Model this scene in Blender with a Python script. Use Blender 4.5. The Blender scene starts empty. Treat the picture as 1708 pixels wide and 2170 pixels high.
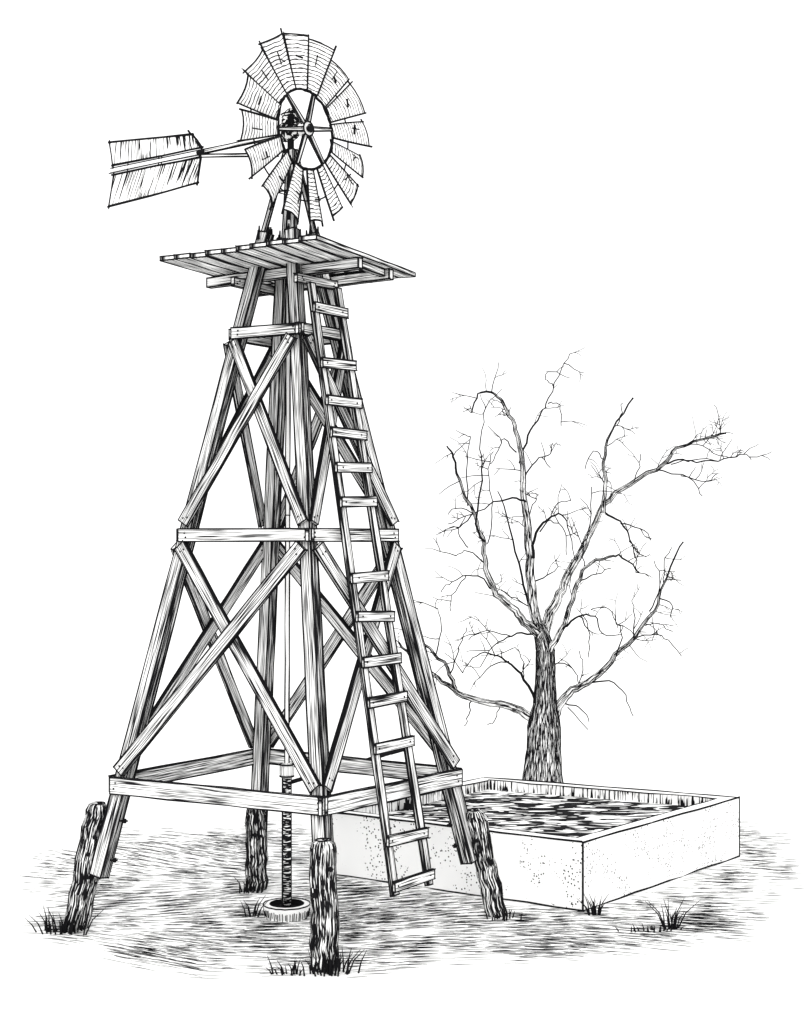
import bpy, math, random
from mathutils import Vector as V
random.seed(7)
R = random.uniform
scene = bpy.context.scene
COL = scene.collection

# ------------------------------------------------------------ materials
PAPER = (0.93, 0.93, 0.925, 1)
INK = (0.008, 0.008, 0.009, 1)

def base_mat(name):
    m = bpy.data.materials.new(name); m.use_nodes = True
    nt = m.node_tree
    b = nt.nodes["Principled BSDF"]
    b.inputs["Roughness"].default_value = 0.95
    b.inputs["Specular IOR Level"].default_value = 0.05
    return m, nt, b

def plain(name, c, rough=0.95):
    m, nt, b = base_mat(name)
    n = nt.nodes.new("ShaderNodeTexNoise"); n.inputs["Scale"].default_value = 6
    r = nt.nodes.new("ShaderNodeMixRGB"); r.inputs[1].default_value = c
    r.inputs[2].default_value = tuple(x*0.93 for x in c[:3])+(1,)
    nt.links.new(n.outputs["Fac"], r.inputs[0]); nt.links.new(r.outputs[0], b.inputs["Base Color"])
    b.inputs["Roughness"].default_value = rough
    return m

def math_node(nt, op, a, b=None, c=None):
    n = nt.nodes.new("ShaderNodeMath"); n.operation = op
    for i, x in enumerate((a, b, c)):
        if x is None: continue
        if isinstance(x, (int, float)): n.inputs[i].default_value = x
        else: nt.links.new(x, n.inputs[i])
    return n.outputs[0]

def hatch(name, su, sv, thr, soft=0.03, var=0.25, vscale=(1.5, 4.0), coord="UV", distort=0.0, light=PAPER, dark=INK, detail=2.0):
    """strokes elongated along u ; thr = amount of ink, modulated by a slow noise"""
    m, nt, b = base_mat(name)
    tc = nt.nodes.new("ShaderNodeTexCoord")
    mp = nt.nodes.new("ShaderNodeMapping"); mp.inputs["Scale"].default_value = (su, sv, 1 if coord == "UV" else su)
    nt.links.new(tc.outputs[coord], mp.inputs[0])
    n = nt.nodes.new("ShaderNodeTexNoise"); n.inputs["Scale"].default_value = 1; n.inputs["Detail"].default_value = detail
    n.inputs["Distortion"].default_value = distort
    nt.links.new(mp.outputs[0], n.inputs[0])
    mp2 = nt.nodes.new("ShaderNodeMapping"); mp2.inputs["Scale"].default_value = (vscale[0], vscale[1], 1)
    mp2.inputs["Location"].default_value = (3.3, 7.1, 0)
    nt.links.new(tc.outputs[coord], mp2.inputs[0])
    n2 = nt.nodes.new("ShaderNodeTexNoise"); n2.inputs["Scale"].default_value = 1; n2.inputs["Detail"].default_value = 1
    nt.links.new(mp2.outputs[0], n2.inputs[0])
    t = math_node(nt, "MULTIPLY_ADD", n2.outputs["Fac"], var, thr - var*0.5)
    d = math_node(nt, "SUBTRACT", n.outputs["Fac"], t)
    d = math_node(nt, "MULTIPLY_ADD", d, 1.0/soft, 0.5)
    cl = nt.nodes.new("ShaderNodeClamp"); nt.links.new(d, cl.inputs[0])
    mx = nt.nodes.new("ShaderNodeMixRGB"); mx.inputs[1].default_value = dark; mx.inputs[2].default_value = light
    nt.links.new(cl.outputs[0], mx.inputs[0]); nt.links.new(mx.outputs[0], b.inputs["Base Color"])
    return m

def bands(name, period, width, wamp=0.5, nscale=5, namp=1.4, n2scale=11, coord="UV", axis=0):
    m, nt, b = base_mat(name)
    tc = nt.nodes.new("ShaderNodeTexCoord")
    sp = nt.nodes.new("ShaderNodeSeparateXYZ"); nt.links.new(tc.outputs[coord], sp.inputs[0])
    n = nt.nodes.new("ShaderNodeTexNoise"); n.inputs["Scale"].default_value = nscale
    nt.links.new(tc.outputs[coord], n.inputs[0])
    n2 = nt.nodes.new("ShaderNodeTexNoise"); n2.inputs["Scale"].default_value = n2scale
    nt.links.new(tc.outputs[coord], n2.inputs[0])
    x = math_node(nt, "MULTIPLY", sp.outputs[axis], 1/period)
    x = math_node(nt, "MULTIPLY_ADD", n.outputs["Fac"], namp, x)
    f = math_node(nt, "FRACT", x)
    w = math_node(nt, "MULTIPLY_ADD", n2.outputs["Fac"], wamp, width-wamp/2)
    g = math_node(nt, "GREATER_THAN", f, w)
    mx = nt.nodes.new("ShaderNodeMixRGB"); mx.inputs[1].default_value = INK; mx.inputs[2].default_value = PAPER
    nt.links.new(g, mx.inputs[0]); nt.links.new(mx.outputs[0], b.inputs["Base Color"])
    return m

def stipple(name):
    m, nt, b = base_mat(name)
    tc = nt.nodes.new("ShaderNodeTexCoord")
    v = nt.nodes.new("ShaderNodeTexVoronoi"); v.inputs["Scale"].default_value = 25
    nt.links.new(tc.outputs["UV"], v.inputs[0])
    n = nt.nodes.new("ShaderNodeTexNoise"); n.inputs["Scale"].default_value = 1.7; n.inputs["Detail"].default_value = 3
    nt.links.new(tc.outputs["UV"], n.inputs[0])
    t = math_node(nt, "MULTIPLY_ADD", n.outputs["Fac"], 2.8, -1.18)
    t = math_node(nt, "MINIMUM", t, 0.27)
    g = math_node(nt, "GREATER_THAN", v.outputs["Distance"], t)
    mx = nt.nodes.new("ShaderNodeMixRGB"); mx.inputs[1].default_value = INK; mx.inputs[2].default_value = PAPER
    nt.links.new(g, mx.inputs[0]); nt.links.new(mx.outputs[0], b.inputs["Base Color"])
    return m

M_INK = plain("ink_line", INK)
M_PAPER = plain("whitewash", PAPER)
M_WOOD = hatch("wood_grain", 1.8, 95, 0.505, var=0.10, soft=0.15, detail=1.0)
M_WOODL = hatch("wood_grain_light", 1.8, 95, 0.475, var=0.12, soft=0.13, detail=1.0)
M_WOOD_SHADE = hatch("wood_grain_shaded", 1.6, 75, 0.58, var=0.13, soft=0.10)  # same wood, denser strokes: shade painted into the colour of chosen faces
M_BARKD = hatch("post_bark", 5, 62, 0.555, var=0.16, soft=0.06)
M_BARK = hatch("tree_bark", 5, 60, 0.50, var=0.3)
M_TRUNK = hatch("trunk_bark", 5, 58, 0.545, var=0.22)
M_BLADE = bands("sheet_metal_ribbed", 0.047, 0.28)
M_VANE = hatch("sheet_metal_streaked", 40, 2.2, 0.45, var=0.35, vscale=(2.5, 2.0))
M_STUCCO = stipple("rough_concrete")
M_INNER = hatch("basin_inner_streaks", 26, 2, 0.46)
M_WATER = hatch("dark_rippled_water", 2.0, 6.8, 0.54, soft=0.02, var=0.16, vscale=(0.5, 0.9), coord="Object", distort=1.7, detail=1.0)
M_GROUND = plain("pale_dry_ground", (0.93, 0.93, 0.925, 1))
M_DARKM = hatch("dark_iron", 3, 40, 0.64)
M_PIPE = hatch("ribbed_iron_pipe", 60, 8, 0.56, var=.1)

# ------------------------------------------------------------ mesh builder
class MB:
    def __init__(s): s.v=[]; s.f=[]; s.m=[]; s.uv=[]; s.mats=[]; s.smooth=[]
    def mi(s, mat):
        if mat not in s.mats: s.mats.append(mat)
        return s.mats.index(mat)
    def face(s, idx, mat, uv=None, smooth=False):
        s.f.append(tuple(idx)); s.m.append(s.mi(mat)); s.smooth.append(smooth)
        s.uv.append(uv if uv else [(0.0,0.0)]*len(idx))
    def quad(s, pts, mat, uv=None):
        b=len(s.v); s.v += [V(p) for p in pts]; s.face(range(b,b+len(pts)), mat, uv)
    def tube(s, pts, rad, sides, mat, cap=True, capmat=None, smooth=False, wob=0.0):
        pts=[V(p) for p in pts]; n=len(pts)
        if isinstance(rad,(int,float)): rad=[rad]*n
        b=len(s.v); L=0; off=R(0,50); us=[]
        ref=None
        lob=[1+R(-wob,wob) for _ in range(sides)]
        for i,p in enumerate(pts):
            d=(pts[min(i+1,n-1)]-pts[max(i-1,0)])
            if d.length<1e-7: d=V((0,0,1))
            d.normalize()
            if ref is None:
                ref = V((1,0,0)) if abs(d.x)<0.8 else V((0,1,0))
            a=(ref-d*ref.dot(d)).normalized(); c=d.cross(a); ref=a
            if i: L+=(p-pts[i-1]).length
            us.append(L)
            for k in range(sides):
                t=2*math.pi*k/sides; r=rad[i]*lob[k]*(1+R(-wob,wob)*0.6)
                s.v.append(p+a*math.cos(t)*r+c*math.sin(t)*r)
        rm=max(rad)
        for i in range(n-1):
            for k in range(sides):
                k2=(k+1)%sides
                v0=off+2*math.pi*rm*k/sides; v1=off+2*math.pi*rm*(k+1)/sides
                s.face((b+i*sides+k,b+i*sides+k2,b+(i+1)*sides+k2,b+(i+1)*sides+k), mat,
                       [(us[i]+off,v0),(us[i]+off,v1),(us[i+1]+off,v1),(us[i+1]+off,v0)], smooth)
        if cap:
            s.face([b+k for k in reversed(range(sides))], capmat or mat)
            s.face([b+(n-1)*sides+k for k in range(sides)], capmat or mat)
    def line(s, pts, r=0.007, mat=None):
        s.tube(pts, r, 4, mat or M_INK)
    def beam(s, p0, p1, w, t, nrm, m_face=None, m_side=None, r=0.0075, seg=None, jit=0.004, nails=0, taper=1.0):
        """plank: width w across, thickness t along nrm; inked arrises"""
        m_face=m_face or M_WOOD; m_side=m_side or M_WOOD_SHADE  # narrow sides default to the wood with hatched-in shade
        p0=V(p0); p1=V(p1); d=(p1-p0); L=d.length; d.normalize()
        nrm=V(nrm); bb=(nrm-d*nrm.dot(d)).normalized(); a=d.cross(bb)
        n=seg or max(1,int(L/0.4)); rows=[]; off=R(0,60)
        for i in range(n+1):
            c=p0+d*(L*i/n); k=1+(taper-1)*i/n; row=[]
            for sa,sb in((-1,-1),(1,-1),(1,1),(-1,1)):
                row.append(c+a*(sa*w*k/2+R(-jit,jit))+bb*(sb*t*k/2+R(-jit,jit)*0.6))
            rows.append(row)
        b=len(s.v)
        for row in rows: s.v+=row
        for i in range(n):
            for k in range(4):
                k2=(k+1)%4
                width = w if k in(0,2) else t
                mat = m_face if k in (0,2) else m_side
                u0=off+L*i/n; u1=off+L*(i+1)/n; vo=off*1.7+k*3.1
                s.face((b+i*4+k,b+i*4+k2,b+(i+1)*4+k2,b+(i+1)*4+k),mat,[(u0,vo),(u0,vo+width),(u1,vo+width),(u1,vo)])
        s.face((b+3,b+2,b+1,b),M_WOODL,[(0,0),(0,.02),(.02,.02),(.02,0)])
        e=b+n*4; s.face((e,e+1,e+2,e+3),M_WOODL,[(0,0),(0,.02),(.02,.02),(.02,0)])
        if r:
            for k in range(4):
                pts=[row[k] for row in rows]
                o0=d*R(0,0.02); pts[0]=pts[0]-o0; pts[-1]=pts[-1]+o0
                s.tube(pts,[r*R(.7,1.3) for _ in pts],4,M_INK)
            for row in(rows[0],rows[-1]):
                for k in range(4): s.line([row[k],row[(k+1)%4]],r)
        if nails:
            for e0,dd in((p0,d),(p1,-d)):
                for q in range(nails):
                    c=e0+dd*R(0.05,0.11)+a*((q+0.5)/nails-0.5)*w*0.7
                    for sg in(1,-1):
                        s.tube([c+bb*sg*(t/2-0.004),c+bb*sg*(t/2+0.008)],0.011,6,M_INK)
    def build(s, name, parent=None, origin=None):
        if origin is None:
            mn=[min(v[i] for v in s.v) for i in range(3)]; mx=[max(v[i] for v in s.v) for i in range(3)]
            origin=V([(mn[i]+mx[i])/2 for i in range(3)])
        origin=V(origin)
        me=bpy.data.meshes.new(name)
        me.from_pydata([tuple(v-origin) for v in s.v],[],s.f)
        for m in s.mats: me.materials.append(m)
        uvl=me.uv_layers.new(name="UVMap")
        for i,p in enumerate(me.polygons):
            p.material_index=s.m[i]; p.use_smooth=s.smooth[i]
            for j,li in enumerate(p.loop_indices): uvl.data[li].uv=s.uv[i][j]
        o=bpy.data.objects.new(name,me); COL.objects.link(o)
        ORG[o.name]=origin
        if parent:
            o.parent=parent; o.location=origin-ORG[parent.name]
        else: o.location=origin
        return o
ORG={}
def empty(name, loc):
    o=bpy.data.objects.new(name,None); COL.objects.link(o); o.location=loc; ORG[o.name]=V(loc); o.empty_display_size=0.3
    return o
def tag(o,label,cat,group=None):
    o["label"]=label; o["category"]=cat
    if group: o["group"]=group

# ------------------------------------------------------------ ground
g=MB(); S=900
N=12
for i in range(N):
    for j in range(N):
        x0=-S+2*S*i/N; x1=-S+2*S*(i+1)/N; y0=-S+2*S*j/N; y1=-S+2*S*(j+1)/N
        g.quad([(x0,y0,0),(x1,y0,0),(x1,y1,0),(x0,y1,0)],M_GROUND)
ground=g.build("ground",origin=(0,0,0)); ground["kind"]="structure"

# dry stems lying on the ground in drifts
poly=[(-3.5,2.2),(-3.65,3.9),(-2.6,5.5),(-.18,5.9),(3,6.0),(6.9,6.1),(7.0,4.6),(6.4,2.5),(5.1,-.6),(2.6,-1.45),(.6,-2.0),(-.9,-1.85),(-2.1,-1.15),(-2.9,0.1)]
tankq=[V((3.53,.43)),V((6.13,3.5)),V((2.59,5.26)),V((.31,2.43))]
def inside(x,y,P):
    c=False;n=len(P)
    for i in range(n):
        x1,y1=P[i][0],P[i][1];x2,y2=P[(i+1)%n][0],P[(i+1)%n][1]
        if (y1>y)!=(y2>y) and x<(x2-x1)*(y-y1)/(y2-y1)+x1: c=not c
    return c
def gauss(x,y,cx,cy,sx,sy): return math.exp(-((x-cx)/sx)**2-((y-cy)/sy)**2)
def density(x,y):
    d=0.72+0.4*gauss(x,y,1.2,.6,2.0,1.2)+0.35*gauss(x,y,4.6,0,1.8,.8)+.25*gauss(x,y,-1.2,4.3,1.5,1.2)+.35*gauss(x,y,6.5,3,.9,1.6)
    t=(y-0.6)/4.0
    if -1.6<y<4: d-=0.35*math.exp(-((x-(-1.75+0.5*t))/0.35)**2)
    return d*(0.9+0.2*math.sin(x*1.7+y*2.3)*math.sin(y*3.1-x*.6))
def flow(x,y):
    s=0.12*math.sin(x*.9+.5)+0.07*math.sin(y*1.3)
    if x<-0.8: s+=0.2*math.sin(y*1.1+.6)
    return s
g=MB(); cnt=0
while cnt<1450:
    x=R(-4,7.2); y=13950/R(590,918)-17.3
    if not inside(x+R(-.25,.25),y+R(-.15,.15),poly): continue
    if R(0,1)>density(x,y): continue
    n=random.randint(3,6); L0=R(.15,.38); sl=flow(x,y)+R(-.03,.03); cv=R(-.02,.03); drift=R(-.06,.06)
    cnt+=1
    for k in range(n):
        dpt=y+17.3; yy=y+(k-n/2)*6.5*dpt*dpt/13950*R(.8,1.2); xx=x+drift*k+R(-.06,.06); L=L0*R(.6,1.3)
        if inside(xx,yy,tankq) or inside(xx-L/2,yy,tankq) or inside(xx+L/2,yy,tankq): continue
        if R(0,1)<.12: continue
        pts=[]
        for i in range(4):
            q=i/3-.5
            pts.append((xx+q*L,yy+sl*q*L*2+cv*(1-4*q*q),0.005))
        r0=R(.0022,.0044)
        g.tube(pts,[.0014,r0,r0*R(.6,1),.0014],3,M_INK,cap=False)
dg=g.build("dry_grass",origin=(0,0,0)); dg["kind"]="stuff"; tag(dg,"thin dry grass stems lying in drifts on pale ground","grass")

# ------------------------------------------------------------ windmill
mill=empty("windmill",(0,0,0))
tag(mill,"wooden lattice windmill tower with steel wheel, platform and ladder","windmill")
U=dict(near=V((.47,-1.6)),left=V((-1.9,-.33)),right=V((1.9,.18)),far=V((-.5,1.8)))
def kk(z): return 1-0.1335*(z-1.67)
def leg(n,z): u=U[n]*kk(z); return V((u.x,u.y,z))
def fnorm(a,b):
    d=U[b]-U[a]; n=V((d.y,-d.x)); m=(U[a]+U[b])
    if n.dot(m)<0: n=-n
    n.normalize(); return V((n.x,n.y,0.0))
faces=[("near","left"),("near","right"),("left","far"),("right","far")]
bot=dict(near=.75,left=.62,right=.66,far=.2)
nFL=fnorm("near","left")
for n in U:
    b=MB()
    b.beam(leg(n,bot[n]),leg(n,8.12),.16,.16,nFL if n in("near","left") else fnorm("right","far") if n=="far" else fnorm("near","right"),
           m_face=M_WOOD,m_side=M_WOOD_SHADE,r=.010,seg=18,taper=.8)
    b.build("leg",mill)
for (a,c) in faces:
    nn=fnorm(a,c); back=(c=="far")
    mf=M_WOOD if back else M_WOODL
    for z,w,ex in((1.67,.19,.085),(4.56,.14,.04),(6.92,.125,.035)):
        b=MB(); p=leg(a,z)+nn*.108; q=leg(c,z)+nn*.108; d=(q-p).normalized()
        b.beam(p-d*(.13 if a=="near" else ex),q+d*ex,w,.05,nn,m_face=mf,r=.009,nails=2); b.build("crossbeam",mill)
    for z0,z1 in((1.84,4.44),(4.70,6.83)):
        for s,(e,f) in enumerate(((a,c),(c,a))):
            off=.09 if s==0 else .146
            b=MB(); b.beam(leg(e,z0)+nn*off,leg(f,z1)+nn*off,.148 if z0<3 else .128,.043,nn,m_face=M_WOOD,m_side=M_INK if s==0 else M_WOOD_SHADE,r=.009,nails=2)  # inner braces get solid ink sides, shade painted as colour
            b.build("brace",mill)

# ladder
fc="near","right"; nn=fnorm(*fc); hd=(U["right"]-U["near"]).normalized(); hd=V((hd.x,hd.y,0))
def lad(z,side):
    m=(leg("near",z)*.55+leg("right",z)*.45)+nn*.235
    w=.23+.075*(7.5-z)/7
    return m+hd*side*w
b=MB()
for s in(-1,1):
    b.beam(lad(.62,s),lad(7.45,s),.085,.05,nn,m_face=M_WOODL,r=.009,seg=18)
ladder=b.build("ladder",mill)
for z in(7.16,6.53,6.09,5.72,5.33,4.94,4.085,3.64,3.15,2.71,2.21,1.20,.73):
    b=MB(); p=lad(z,-1)+nn*.045; q=lad(z,1)+nn*.045; d=(q-p).normalized()
    t=R(-.015,.015)
    b.beam(p-d*.05-V((0,0,t)),q+d*.05+V((0,0,t)),.11,.032,nn,m_face=M_WOODL,r=.009,nails=1); b.build("rung",ladder)

# platform
PN=V((.43,-1.73)); PL=V((-1.86,1.28)); PR=V((1.07,2.2))
def pf(a,bb,z): q=PN+PL*a+PR*bb; return V((q.x,q.y,z))
b=MB(); nb=10; up=V((0,0,1))
for i in range(nb):
    a=(i+.5)/nb; w=PL.length/nb*.93
    e0=R(-.018,.012); e1=1+R(-.02,.02)
    spans=[(e0,e1)]
    if 1<=i<=3: spans=[(e0,.49),(.73,e1)]
    for s0,s1 in spans:
        zz=7.73+R(-.008,.008)
        b.beam(pf(a,s0,zz),pf(a,s1,zz),w,.045,up,m_face=M_WOOD,m_side=M_WOODL,r=.009)
platform=b.build("platform",mill)
for bb,a0,a1 in((.44,.02,1.03),(.76,.02,1.0)):
    b=MB()
    b.beam(pf(a0,bb,7.64),pf(a1,bb,7.64),.08,.115,up,m_face=M_WOOD_SHADE,m_side=M_WOODL,r=.010); b.build("joist",platform)  # top and underside use the wood with painted shade
for a in(.06,.44):
    b=MB()
    b.beam(pf(a,.465,7.655),pf(a,.735,7.655),.06,.08,up,m_face=M_WOOD_SHADE,m_side=M_WOODL,r=.008); b.build("joist",platform)
for a,c in(("left","far"),("near","right")):
    b=MB(); p=leg(a,7.52)+fnorm(a,c)*.1; q=leg(c,7.52)+fnorm(a,c)*.1; d=(q-p).normalized()
    b.beam(p-d*(.1 if a=="near" else .25),q+d*(.1 if a=="near" else .25),.10,.05,fnorm(a,c),nails=2); b.build("crossbeam",mill)

# steel stub mast
AX=V((.02,.03,0)); HZ=9.31
for n in U:
    b=MB(); p=leg(n,7.85); tgt=AX+V((U[n].x*.025,U[n].y*.025,9.12))
    p=p+V((U[n].x,U[n].y,0))*.02
    b.beam(p,tgt,.05,.035,fnorm("near","left"),m_face=M_WOODL,r=.009); b.build("mast_strut",mill)
b=MB()
for z,rr in((8.62,.2),(8.95,.12)):
    ps=[leg(n,7.85)+(AX+V((U[n].x*.025,U[n].y*.025,9.12))-leg(n,7.85))*((z-7.85)/1.27) for n in("near","right","far","left","near")]
    b.line(ps,.012)
b.tube([AX+V((0,0,8.3)),AX+V((0,0,9.35))],.04,8,M_DARKM)
b.build("mast",mill)
for n in U:
    b=MB(); p=leg(n,8.06)
    for q in range(9):
        x=p+V((R(-.075,.075),R(-.075,.075),R(-.1,0))); b.tube([x,x+V((R(-.01,.01),0,R(.10,.22)))],[.024,.010],5,M_INK)
    for q in range(5):
        x=p+V((R(-.08,.08),-.075,-.05)); b.tube([x,x-V((R(-.01,.01),.0,R(.1,.25)))],[.012,.005],4,M_INK)
    b.build("post_cap",mill)

# head : gearbox, wheel
an=math.radians(50); WN=V((math.sin(an),-math.cos(an),0)); WT=V((math.cos(an),math.sin(an),0)); UP=V((0,0,1))
HUB=AX+V((0,0,HZ+.015))+WN*.24
M_GEAR=hatch("gear_housing",30,14,.56)
b=MB()
GB=AX+V((0,0,HZ+.04))
b.tube([GB-WN*.22+UP*0,GB-WN*.12,GB+WN*.02,GB+WN*.13],[.07,.115,.12,.06],10,M_GEAR,smooth=True)
b.tube([GB+UP*.02,GB+UP*.19,GB+UP*.26],[.11,.11,.04],10,M_GEAR,smooth=True)
for z_,r_ in((.19,.112),(.05,.112)):
    b.tube([GB+V((math.cos(t)*r_,math.sin(t)*r_,z_)) for t in [2*math.pi*i/16 for i in range(17)]],.008,4,M_INK,cap=False)
b.tube([GB,HUB+WN*.03],.03,8,M_INK)
b.build("gearbox",mill)
def wp(r,t,f=0): return HUB+(WT*math.cos(t)+UP*math.sin(t))*r+WN*f
b=MB()
for q in range(3):
    ring=[wp(.46*(1+R(-.022,.022)),2*math.pi*i/40,R(-.01,.01)) for i in range(41)]; ring[-1]=ring[0]
    b.tube(ring,[R(.008,.018) for _ in ring],5,M_INK,cap=False)
ring=[wp(.82,2*math.pi*i/64,-.07) for i in range(65)]; b.tube(ring,.010,5,M_INK,cap=False)
wheel=b.build("wheel",mill)
nbl=16
for i in range(nbl):
    b=MB(); t0=2*math.pi*(i+.42)/nbl+R(-.022,.022)
    low=math.sin(t0)<.25
    ha0=.172; ha1=(.150 if low else .176)*R(.90,1.05); r0=.465; r1=1.065*(1+R(-.04,.045)); nr,na=5,4; base=len(b.v)
    P=[[None]*(na+1) for _ in range(nr+1)]
    tw=math.radians(-12+R(-7,5))
    for a in range(nr+1):
        for c in range(na+1):
            r=r0+(r1-r0)*a/nr; x=-1+2*c/na; ha=ha0+(ha1-ha0)*a/nr
            ang=t0+x*ha; f=x*ha*r*math.tan(tw)+.03*(1-x*x)*a/nr
            P[a][c]=wp(r*(1+(.018*x*x-.018)*a/nr),ang,f)
            b.v.append(P[a][c])
    for a in range(nr):
        for c in range(na):
            i0=base+a*(na+1)+c
            us=(r0+(r1-r0)*a/nr+i*.37, r0+(r1-r0)*(a+1)/nr+i*.37); vs=(c*.08+i,(c+1)*.08+i)
            b.face((i0,i0+na+1,i0+na+2,i0+1),M_BLADE,[(us[0],vs[0]),(us[1],vs[0]),(us[1],vs[1]),(us[0],vs[1])])
    for c in(0,na): 
        for rep in(0,1):
            ps=[P[a][c]+WT*R(-.010,.010)*rep for a in range(nr+1)]; e=(ps[-1]-ps[-2]).normalized()*R(0,.07); ps[-1]=ps[-1]+e; b.line(ps,R(.009,.014) if not rep else .006)
    for a in(0,nr):
        for rep in(0,1):
            ps=[P[a][c]+UP*R(-.010,.010)*rep for c in range(na+1)]; e=(ps[-1]-ps[-2]).normalized()*R(0,.05); ps[-1]=ps[-1]+e; b.line(ps,R(.009,.014) if not rep else .006)
    if i%5!=3: b.line([wp(.80+R(-.02,.02),t0-.03,.05),wp(.83,t0+R(.03,.13),.06)],R(.009,.015))
    if i%3!=1: b.line([wp(.92+R(-.03,.03),t0+.04,.05),wp(.78,t0+.06,.05)],.008)
    b.build("blade",wheel)
for i in range(6):
    b=MB(); t=math.pi*2*(i+.2)/6
    b.beam(wp(.04,t,.02),wp(.46,t,0),.05,.03,WN,m_face=M_WOODL,r=.010,taper=.6); b.build("spoke",wheel)
b=MB()
b.tube([HUB-WN*.05,HUB+WN*.05],.085,12,M_PAPER); b.tube([HUB+WN*.05,HUB+WN*.09],.04,10,M_DARKM)
for f in(.052,):
    rr=[wp(.085,2*math.pi*i/20,f) for i in range(21)]; b.tube(rr,.011,5,M_INK,cap=False)
    rr=[wp(.045,2*math.pi*i/16,f+.03) for i in range(17)]; b.tube(rr,.008,5,M_INK,cap=False)
b.build("hub",wheel)

# tail vane
TD=V((-.82,.57,0)).normalized(); TNn=V((-TD.y,TD.x,0))
def tp(s,z,f=0): q=AX+TD*s+TNn*f; return V((q.x,q.y,z))
b=MB()
def panel(c):
    nseg=8; A,B,C,D=c
    for i in range(nseg):
        t0,t1=i/nseg,(i+1)/nseg
        q=[A.lerp(B,t0),A.lerp(B,t1),D.lerp(C,t1),D.lerp(C,t0)]
        L=(A-B).length; H=(A-D).length
        b.quad(q,M_VANE,[(L*t0+.10,H),(L*t1+.10,H),(L*t1,0),(L*t0,0)])
    for p,q in((A,B),(B,C),(C,D),(D,A)):
        e=(q-p).normalized()*.05; m=(p+q)/2+V((R(-.008,.008),0,R(-.012,.012)))
        b.line([p-e*R(.2,1),m,q+e*R(.3,1.2)],.013); b.line([p-e*.3+V((0,0,.014)),q+e*.5-V((0,0,.010))],.008)
panel((tp(1.56,9.55,.02),tp(3.04,9.69,.0),tp(2.98,9.375,.0),tp(1.42,9.375,.0)))
panel((tp(1.44,9.25,0),tp(2.96,9.255,0),tp(3.05,8.85,.0),tp(1.47,8.94,.02)))
vane=b.build("tail_vane",mill)
b=MB()
b.beam(tp(.05,9.33),tp(1.45,9.315),.045,.03,TNn,m_face=M_WOODL,r=.010)
b.line([tp(1.4,9.345),tp(3.02,9.345)],.008); b.line([tp(1.4,9.285),tp(2.2,9.29),tp(3.05,9.28)],.008)
b.beam(tp(1.4,9.315),tp(3.03,9.312),.035,.02,TNn,m_face=M_PAPER,m_side=M_PAPER,r=0)
b.beam(tp(.2,9.10),tp(1.42,9.27),.035,.02,TNn,m_face=M_WOODL,r=.009)
b.line([tp(1.40,9.33),tp(1.65,9.62)],.014); b.line([tp(1.42,9.3),tp(1.50,8.91)],.013)
b.tube([tp(1.36,9.31),tp(1.48,9.31)],.04,6,M_INK)
for s_ in(2.1,2.15,2.7): b.line([tp(s_,9.37),tp(s_+.01,9.26)],.008)
b.build("boom",vane)

# pump rod
PX=V((-.04,.2,0))
b=MB(); pts=[AX+V((0,0,9.2)),V((-.01,.1,7.6)),PX+V((.01,0,4.8)),PX+V((0,0,1.75))]
for p,q in zip(pts[:-1],pts[1:]): b.beam(p,q,.05,.05,V((0,-1,0)),m_face=M_PAPER,m_side=M_WOODL,r=.007)
b.build("pump_rod",mill)

# anchor posts
def stump(basep,topp,r,seed,name="anchor_post"):
    random.seed(seed); b=MB(); bp=V(basep); tpp=V(topp); n=12; pts=[];rad=[]
    for i in range(n+1):
        t=i/n; p=bp.lerp(tpp,t)+V((R(-.014,.014),R(-.012,.012),0)); pts.append(p)
        rad.append(r*(1.0+.10*(1-t)**2+R(-.05,.05)))
    dd=(tpp-bp).normalized()
    pts[-1]=tpp-dd*.07; rad[-1]=r*.95
    pts+= [tpp-dd*.022,tpp]; rad+=[r*.82,r*.58]
    b.tube(pts,rad,16,M_BARKD,capmat=M_WOODL,wob=.06)
    for k in range(26):
        t0=2*math.pi*k/26+R(-.08,.08); i=0
        while i<n+1:
            j=min(n+1,i+random.randint(1,3)); ln=[]
            for q in range(i,j+1):
                t=t0+R(-.04,.04); rr=rad[q]*1.01
                ln.append(pts[q]+V((math.cos(t)*rr,math.sin(t)*rr,0)))
            b.tube(ln,[R(.003,.008) for _ in ln],4,M_INK); i=j+ (0 if R(0,1)<.5 else 1)
    rr=[pts[-1]+V((math.cos(a)*rad[-1]*R(.92,1.05),math.sin(a)*rad[-1],.006)) for a in [2*math.pi*i/18 for i in range(19)]]
    b.tube(rr,.009,4,M_INK,cap=False)
    rr=[pts[-1]+V((.02+math.cos(a)*.03,math.sin(a)*.035,.012)) for a in [2*math.pi*i/10 for i in range(11)]]
    b.tube(rr,.006,4,M_INK,cap=False)
    for q in range(3):
        z=R(.35,.9); p=bp.lerp(tpp,z); a=R(-2.3,-.8); c=p+V((math.cos(a)*r,math.sin(a)*r,0))
        b.tube([c,c+V((math.cos(a)*.02,math.sin(a)*.02,0))],R(.02,.035),7,M_INK)
    return b.build(name,mill)
stump((.53,-1.93,-.1),(.51,-1.90,1.34),.140,1)
stump((-2.47,-.3,-.1),(-2.2,-.25,1.43),.138,2)
stump((2.50,.3,-.1),(2.2,.18,1.27),.118,3)
stump((-.54,1.62,-.1),(-.55,1.55,1.07),.130,4)
random.seed(11)
for n,z in(("left",1.25),("left",.8),("right",1.1),("right",.85)):
    b=MB()
    p=leg(n,z); d=V((1 if n=="left" else -1,-.1,0))
    b.tube([p,p+d*.125,p+d*.126,p+d*.15,p+d*.151,p+d*.17],[.012,.012,.03,.03,.012,.012],6,M_INK)
    b.build("bolt",mill)

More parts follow.
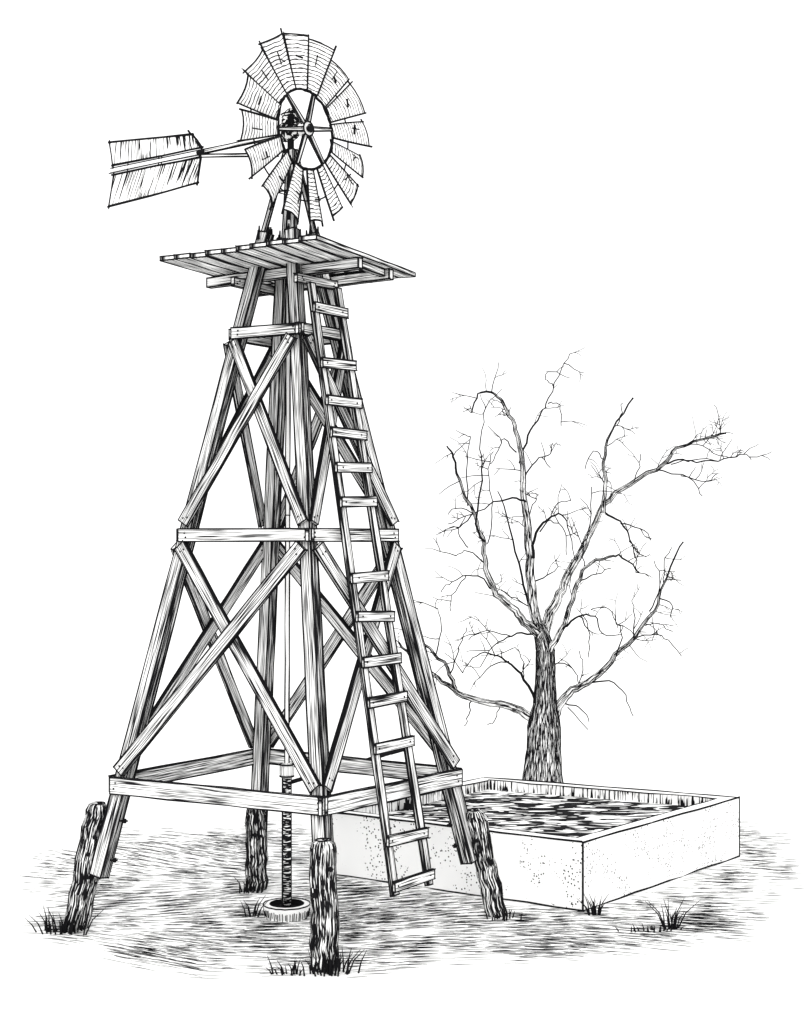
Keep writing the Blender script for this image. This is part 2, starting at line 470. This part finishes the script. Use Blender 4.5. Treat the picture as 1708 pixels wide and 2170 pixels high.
# ------------------------------------------------------------ well head
b=MB()
W=V((PX.x,PX.y,0))
prof=[(.255,0),(.27,.08),(.28,.15),(.20,.155),(.185,.10),(.05,.09)]
ns=30; base=len(b.v)
for r_,z in prof:
    for k in range(ns):
        a=2*math.pi*k/ns; b.v.append(W+V((math.cos(a)*r_,math.sin(a)*r_,z)))
for i in range(len(prof)-1):
    for k in range(ns):
        k2=(k+1)%ns
        b.face((base+i*ns+k,base+i*ns+k2,base+(i+1)*ns+k2,base+(i+1)*ns+k),M_PAPER if i<3 else M_DARKM,[(k*.06,z_) for z_ in(0,.01,.02,.03)])
for z,r in((.152,.281),(.157,.20)):
    b.tube([W+V((math.cos(a)*r,math.sin(a)*r,z+R(-.003,.003))) for a in [2*math.pi*i/32 for i in range(33)]],.009,4,M_INK,cap=False)
for i in range(60):
    a=2*math.pi*i/60+R(-.03,.03); b.line([W+V((math.cos(a)*.262,math.sin(a)*.262,R(-.01,.03))),W+V((math.cos(a)*.278,math.sin(a)*.278,R(.08,.12)))],.0045)
well=b.build("well_head",origin=(W.x,W.y,0)); tag(well,"round shallow well head with upright iron pump pipe","well")
b=MB(); b.tube([W+V((0,0,.09)),W+V((0,0,1.72))],.055,12,M_PIPE,smooth=True)
for t in(-2.9,-2.5,-.25,3.4): b.line([W+V((math.cos(t)*.054,math.sin(t)*.054,.12)),W+V((math.cos(t)*.054,math.sin(t)*.054,1.7))],.009)
b.build("pump_pipe",well)
b=MB(); b.tube([W+V((0,0,1.66)),W+V((0,0,1.70)),W+V((0,0,1.80)),W+V((0,0,1.84))],[.06,.088,.088,.05],12,M_WOODL)
for z in(1.68,1.82): b.tube([W+V((math.cos(a)*.086,math.sin(a)*.086,z)) for a in [2*math.pi*i/16 for i in range(17)]],.010,4,M_INK,cap=False)
b.build("coupling",well)

# ------------------------------------------------------------ tank
TH=.84; TI=.20
q=tankq; cen=sum(q,V((0,0)))/4
def inset(P,d):
    n=len(P); out=[]
    for i in range(n):
        a=P[i-1];c=P[i];e=P[(i+1)%n]
        d1=(c-a).normalized(); d2=(e-c).normalized()
        n1=V((-d1.y,d1.x)); n2=V((-d2.y,d2.x))
        m=(n1+n2).normalized(); out.append(c+m*(d/max(.3,m.dot(n1))))
    return out
qi=inset(q,TI)
b=MB()
for i in range(4):
    a,c=q[i],q[(i+1)%4]; ai,ci=qi[i],qi[(i+1)%4]; L=(c-a).length
    b.quad([(a.x,a.y,-.05),(c.x,c.y,-.05),(c.x,c.y,TH),(a.x,a.y,TH)],M_STUCCO,[(i*9,0),(i*9+L,0),(i*9+L,TH),(i*9,TH)])
    b.quad([(a.x,a.y,TH),(c.x,c.y,TH),(ci.x,ci.y,TH),(ai.x,ai.y,TH)],M_PAPER)
    b.quad([(ai.x,ai.y,TH),(ci.x,ci.y,TH),(ci.x,ci.y,.1),(ai.x,ai.y,.1)],M_INNER,[(0,0),(L,0),(L,.7),(0,.7)])
    def wl(p,r_,z,rad=.011,wb=.006):
        n=10; b.line([(p.x+(r_.x-p.x)*k/n+R(-wb,wb),p.y+(r_.y-p.y)*k/n+R(-wb,wb),z+R(-wb,wb)) for k in range(n+1)],rad)
    wl(a,c,TH,.014,.008); wl(ai,ci,TH,.010,.008); wl(a,c,.01,.012,.008)
    b.line([(a.x,a.y,0),(a.x,a.y,TH)],.013); b.line([(ai.x,ai.y,.5),(ai.x,ai.y,TH)],.009)
b.quad([(p.x,p.y,.1) for p in qi],M_PAPER)
tank=b.build("stock_tank",origin=(cen.x,cen.y,0)); tag(tank,"low open concrete stock tank with speckled walls full of water","water tank")
b=MB(); b.quad([(p.x,p.y,.70) for p in qi],M_WATER)
w=b.build("water",origin=(cen.x,cen.y,.70)); w["kind"]="structure"

# feed pipe from pump to tank
b=MB()
E=V((1.42,3.3,1.57)); b.tube([W+V((.05,.05,1.6)),W.lerp(V((E.x,E.y,0)),.5)+V((0,0,1.59)),E],.027,8,M_DARKM)
b.tube([E+V((0,0,.03)),E-V((0,0,.4)),V((E.x,E.y,.66))],.038,8,M_DARKM); b.tube([E-V((.05,.05,-.0)),E+V((.03,.03,0))],.05,8,M_INK)
b.tube([V((E.x,E.y,.72)),V((E.x,E.y,.80))],.06,8,M_INK)
fp=b.build("water_pipe"); tag(fp,"dark iron pipe running from pump into stock tank","pipe")

# ------------------------------------------------------------ tree
TX,TY,SC=3.67,7.0,127.6
tree=empty("bare_tree",(TX,TY,0)); tag(tree,"leafless tree with rough trunk and drooping bare twigs","tree")
def tw(px,py,dy=0): return V((TX+(px-1150)/SC,TY+dy,4.5-(py-1145)/SC))
b=MB()
tp_=[(1150,1735,114),(1150,1690,94),(1150,1640,80),(1152,1590,70),(1153,1540,68),(1155,1490,48),(1156,1430,40),(1156,1380,38),(1148,1345,32),(1140,1320,24)]
pts=[tw(x,y) for x,y,w_ in tp_]; rad=[w_/2/SC for _,_,w_ in tp_]
b.tube(pts,rad,18,M_TRUNK,wob=.07,smooth=True)
for k in range(26):
    t0=2*math.pi*k/26; i=0
    while i<len(pts)-1:
        j=min(len(pts)-1,i+random.randint(1,3)); ln=[]
        for q_ in range(i,j+1):
            for h in((0,.33,.66) if q_<j else (0,)):
                p=pts[q_].lerp(pts[min(q_+1,len(pts)-1)],h); r_=rad[q_]*(1-h)+rad[min(q_+1,len(pts)-1)]*h
                t=t0+R(-.12,.12); ln.append(p+V((math.cos(t)*r_*R(1,1.05),math.sin(t)*r_*R(1,1.05),0)))
        b.tube(ln,[R(.003,.012) for _ in ln],4,M_INK,cap=False); i=j
b.build("trunk",tree,origin=(TX,TY,0))
limbs=[
 ([(1155,1400),(1140,1340),(1128,1260),(1122,1180),(1118,1100),(1110,1040),(1105,960),(1090,900),(1070,860),(1048,835),(1015,833),(998,872)],30,1.5,.1),
 ([(1105,980),(1125,920),(1150,875),(1165,850),(1190,790),(1214,740)],8,2,.5),
 ([(1165,852),(1190,852),(1194,900)],4,2,.3),([(1178,808),(1162,795),(1165,780)],3,2,.5),
 ([(1108,1020),(1140,975),(1172,960),(1175,935)],6,2,.4),([(1150,965),(1172,990)],3,2,.4),
 ([(1145,1345),(1110,1315),(1080,1285),(1040,1245),(1025,1190),(1022,1150),(1000,1090),(970,1020),(960,975),(946,948)],22,2,-.6),
 ([(1022,1150),(1005,1110),(1018,1000),(1012,960),(1021,885)],8,2,-.7),
 ([(990,1075),(985,1000),(992,930)],5,2,-.5),([(1030,1150),(1040,1080),(1030,1010),(1040,960)],4,2,-.5),
 ([(1150,1365),(1170,1300),(1190,1262),(1215,1210),(1255,1140),(1290,1070),(1350,1022),(1420,980),(1450,945),(1500,925),(1556,909)],28,3,.7),
 ([(1280,1090),(1286,1030),(1283,980),(1300,910),(1345,840)],12,2,.2),
 ([(1283,975),(1262,955),(1240,990)],4,2,.2),([(1300,910),(1320,880),(1322,850)],4,2,.2),
 ([(1420,980),(1460,968),(1500,972),(1560,968),(1605,955),(1619,968)],7,2,.9),
 ([(1450,945),(1500,935),(1550,960),(1590,960)],4,2,.9),
 ([(1400,995),(1470,1010),(1500,1050)],5,2,.4),([(1455,1008),(1510,1018),(1530,1000)],4,2,.4),([(1440,978),(1500,968),(1545,975)],4,2,.7),([(1355,1018),(1370,985),(1372,955)],4,2,.7),
 ([(1285,1085),(1325,1105),(1345,1145),(1355,1180),(1358,1216)],8,2,.4),([(1325,1108),(1365,1120),(1393,1143)],5,2,.5),([(1345,1145),(1365,1175),(1392,1178)],4,2,.5),
 ([(1126,1180),(1135,1130),(1165,1095),(1190,1092),(1205,1130),(1215,1190)],9,2,-.3),
 ([(1165,1095),(1180,1068),(1205,1062)],4,2,-.3),([(1140,1125),(1165,1105),(1195,1125),(1200,1175)],5,2,-.3),
 ([(1165,1380),(1192,1320),(1215,1250),(1235,1200),(1280,1180),(1310,1180),(1345,1212)],15,2,-.6),
 ([(1222,1235),(1260,1215),(1290,1205)],5,2,-.5),([(1230,1160),(1245,1110),(1247,1035)],5,2,-.5),([(1235,1200),(1225,1150),(1200,1110)],4,2,-.5),
 ([(1168,1535),(1185,1500),(1215,1465),(1260,1440),(1310,1390),(1360,1340),(1400,1280),(1420,1220),(1454,1148)],26,2,.3),
 ([(1405,1270),(1430,1285),(1425,1310)],5,2,.3),([(1420,1228),(1452,1230)],4,2,.3),([(1385,1300),(1405,1240),(1395,1190)],5,2,.3),([(1412,1240),(1415,1190),(1432,1160)],4,2,.3),
 ([(1345,1355),(1350,1310),(1340,1270)],5,2,.2),([(1310,1392),(1320,1340),(1300,1310)],5,2,.2),([(1370,1325),(1400,1325),(1430,1340)],4,2,.2),
 ([(1255,1442),(1290,1440),(1320,1470),(1336,1515)],6,2,-.3),([(1340,1362),(1390,1350),(1430,1362),(1456,1396)],5,2,.5),([(1230,1455),(1240,1410),(1228,1380)],4,2,.3),
 ([(1190,1492),(1230,1500),(1252,1530)],6,2,.2),([(1205,1500),(1245,1545)],4,2,.2),
 ([(1140,1540),(1120,1518),(1080,1498),(1000,1484),(950,1458),(905,1425),(870,1395),(842,1362)],26,3,.4),
 ([(965,1465),(950,1420),(910,1378),(875,1340)],10,4,.4),([(925,1395),(935,1340),(928,1290)],5,2,.3),([(955,1430),(975,1370),(990,1330)],5,2,.3),
 ([(1000,1486),(995,1520),(985,1545)],5,2,.4),([(1060,1495),(1050,1530),(1035,1540)],4,2,.4),
 ([(1142,1500),(1110,1440),(1080,1405),(1045,1385),(1010,1386),(978,1422)],9,2,-.4),([(1075,1400),(1040,1410),(1012,1438)],5,2,-.4),([(1110,1440),(1105,1390),(1085,1370)],4,2,-.4),
 ([(1125,1340),(1080,1345),(1045,1365),(1015,1410)],7,2,-.7),([(1080,1345),(1030,1335),(990,1350)],4,2,-.7),
 ([(1112,1065),(1085,1058),(1045,1065),(1000,1090),(946,1110)],8,2,-.2),([(1000,1090),(975,1115),(950,1118)],5,2,-.2),
 ([(1000,1088),(970,1075),(948,1090)],4,2,-.2),
 ([(1042,1248),(1015,1222),(985,1218),(950,1235),(930,1252)],6,2,-.6),([(985,1218),(960,1250),(952,1290)],4,2,-.6),
 ([(1095,960),(1070,930),(1055,955),(1040,985)],5,2,.1),([(1057,1038),(1080,1120),(1105,1220),(1125,1290)],3,6,.1),
 ([(1192,1330),(1225,1305),(1255,1305),(1275,1340),(1310,1345)],8,2,-.4),([(1225,1305),(1245,1345),(1243,1395)],5,2,-.4),
 ([(1125,1240),(1160,1220),(1190,1200)],6,2,.2),([(1130,1290),(1095,1270),(1060,1250)],5,2,.2),
 ([(1165,1430),(1175,1405),(1210,1415),(1225,1450)],6,2,-.3),([(1250,1290),(1290,1290),(1310,1330)],3,2,0),
 ([(990,1160),(970,1130),(985,1095)],4,2,-.4),([(1022,1190),(990,1165),(965,1178)],5,2,-.4),([(1118,1100),(1135,1060),(1140,1050)],4,2,.1),
]
b=MB()
def limb(P,w0,w1,dep):
    if w0<9: w0=max(2.4,w0*.68)
    else: w0*=.84
    n=len(P); pts=[];rad=[]
    sub=4 if n>2 else 3
    tot=(n-1)*sub
    for i in range(tot+1):
        f=i/sub; k=min(int(f),n-2); t=f-k
        p0=P[max(k-1,0)];p1=P[k];p2=P[k+1];p3=P[min(k+2,n-1)]
        c=[.5*((2*p1[a])+(-p0[a]+p2[a])*t+(2*p0[a]-5*p1[a]+4*p2[a]-p3[a])*t*t+(-p0[a]+3*p1[a]-3*p2[a]+p3[a])*t**3) for a in(0,1)]
        g_=i/tot; jt=2.8
        dd=dep*min(1,math.hypot(c[0]-1150,(c[1]-1450)*.4)/220)
        pts.append(tw(c[0]+R(-jt,jt),c[1]+R(-jt,jt),dd+R(-.02,.02))); w_=(w0*(1-g_)**1.3+w1*(1-(1-g_)**1.3)); rad.append(max(w_,1.8)/2/SC)
    if w0>=8:
        b.tube(pts,rad,8,M_BARK,wob=.05,smooth=True)
        for s in range(8):
            t0=2*math.pi*s/8
            ln=[];lr=[]
            for i,p in enumerate(pts):
                d=(pts[min(i+1,len(pts)-1)]-pts[max(i-1,0)]).normalized()
                a=d.cross(V((0,1,0))).normalized(); c=d.cross(a)
                t=t0+R(-.15,.15); ln.append(p+(a*math.cos(t)+c*math.sin(t))*rad[i]); lr.append(min(R(.003,.008),rad[i]))
            b.tube(ln,lr,4,M_INK,cap=False)
    else:
        b.tube(pts,rad,5,M_INK,cap=True)
    return pts
all_=[]
for L in limbs: all_.append((limb(*L),L[1]))
def twig(p,ang,L,r0,lev):
    q=[p]; n=4; bend=R(-.05,.16)*(-1 if math.cos(ang)>0 else 1); st=[]
    for s in range(n):
        ang+=R(-.38,.38)+bend
        l_=L/n*R(.6,1.4)
        p=p+V((math.cos(ang)*l_,R(-.06,.06),math.sin(ang)*l_)); q.append(p); st.append((p,ang))
    b.tube(q,[r0*(1-.45*i/n) for i in range(n+1)],4,M_INK,cap=False)
    if lev>0:
        for p,a in st[:-1]:
            if R(0,1)<.42: twig(p,a+random.choice((-1,1))*R(.5,1.1),L*R(.35,.6),r0*.85,lev-1)
for pts,w0 in all_:
    ln=sum((pts[i+1]-pts[i]).length for i in range(len(pts)-1))
    for _ in range(int(ln*(3.0 if w0>=12 else 2.3)+.5)):
        i=random.randint(int(len(pts)*.25),len(pts)-1); p=pts[i].copy()
        if p.z<2.2: continue
        if p.x<TX: ang=R(math.pi*.35,math.pi*1.15)
        else: ang=R(-math.pi*.15,math.pi*.65)
        twig(p,ang,R(.14,.5),R(.0065,.0098),1 if R(0,1)<.7 else 2)
b.build("crown",tree)

# ------------------------------------------------------------ grass tufts
def tuft(x,y,n,h,sp,label,squash=.4):
    b=MB()
    for i in range(n):
        a=random.gauss(0,.5); bx=x+a*sp; by=y+R(-1,1)*sp*squash; lean=a*.5+R(-.4,.4); hh=h*R(.35,1.0)
        b.tube([(bx,by,-.01),(bx+lean*hh*.35,by+R(-.02,.02),hh*.55),(bx+lean*hh,by+R(-.05,.05),hh)],[.010,.007,.002],4,M_INK,cap=False)
    o=b.build("grass_tuft",origin=(x,y,0)); tag(o,label,"grass","grass tufts"); return o
tuft(-2.55,-.52,40,.31,.26,"spiky grass tuft around a rough anchor post")
tuft(.60,-2.11,44,.29,.26,"spiky grass tuft around a rough anchor post")
tuft(2.52,.08,22,.12,.26,"short grass tuft at foot of leaning post")
tuft(-.62,1.40,20,.24,.16,"small grass tuft beside rough wooden post")
tuft(-.45,.18,8,.26,.08,"sparse grass tuft beside round well head")
tuft(4.45,-.35,18,.38,.09,"tall grass tuft standing on open ground")
tuft(4.2,-.45,24,.09,.28,"low sprawling grass tuft on open ground",.25)
tuft(3.66,.28,18,.26,.10,"grass tuft growing against the tank corner")
tuft(.18,-2.14,16,.18,.15,"low ragged grass tuft beside a rough post",.3)

# ------------------------------------------------------------ light, world, camera
w_=bpy.data.worlds.new("World"); scene.world=w_; w_.use_nodes=True
bg=w_.node_tree.nodes["Background"]; bg.inputs[0].default_value=(1,1,1,1); bg.inputs[1].default_value=1.38
sun=bpy.data.lights.new("sun","SUN"); sun.energy=1.4; sun.angle=math.radians(25); sun.color=(1,.99,.97)
so=bpy.data.objects.new("sun",sun); COL.objects.link(so); so.rotation_euler=(math.radians(50),math.radians(-6),math.radians(0))
cam=bpy.data.cameras.new("camera"); co=bpy.data.objects.new("camera",cam); COL.objects.link(co)
co.location=(1.35,-17.3,4.5); co.rotation_euler=(math.radians(90),0,0)
cam.sensor_fit='HORIZONTAL'; cam.sensor_width=36; cam.lens=3100/1708*36; cam.shift_y=60/1708; cam.clip_end=3000; cam.clip_start=.1
scene.camera=co
scene.view_settings.view_transform='Standard'; scene.view_settings.look='None'; scene.view_settings.exposure=0
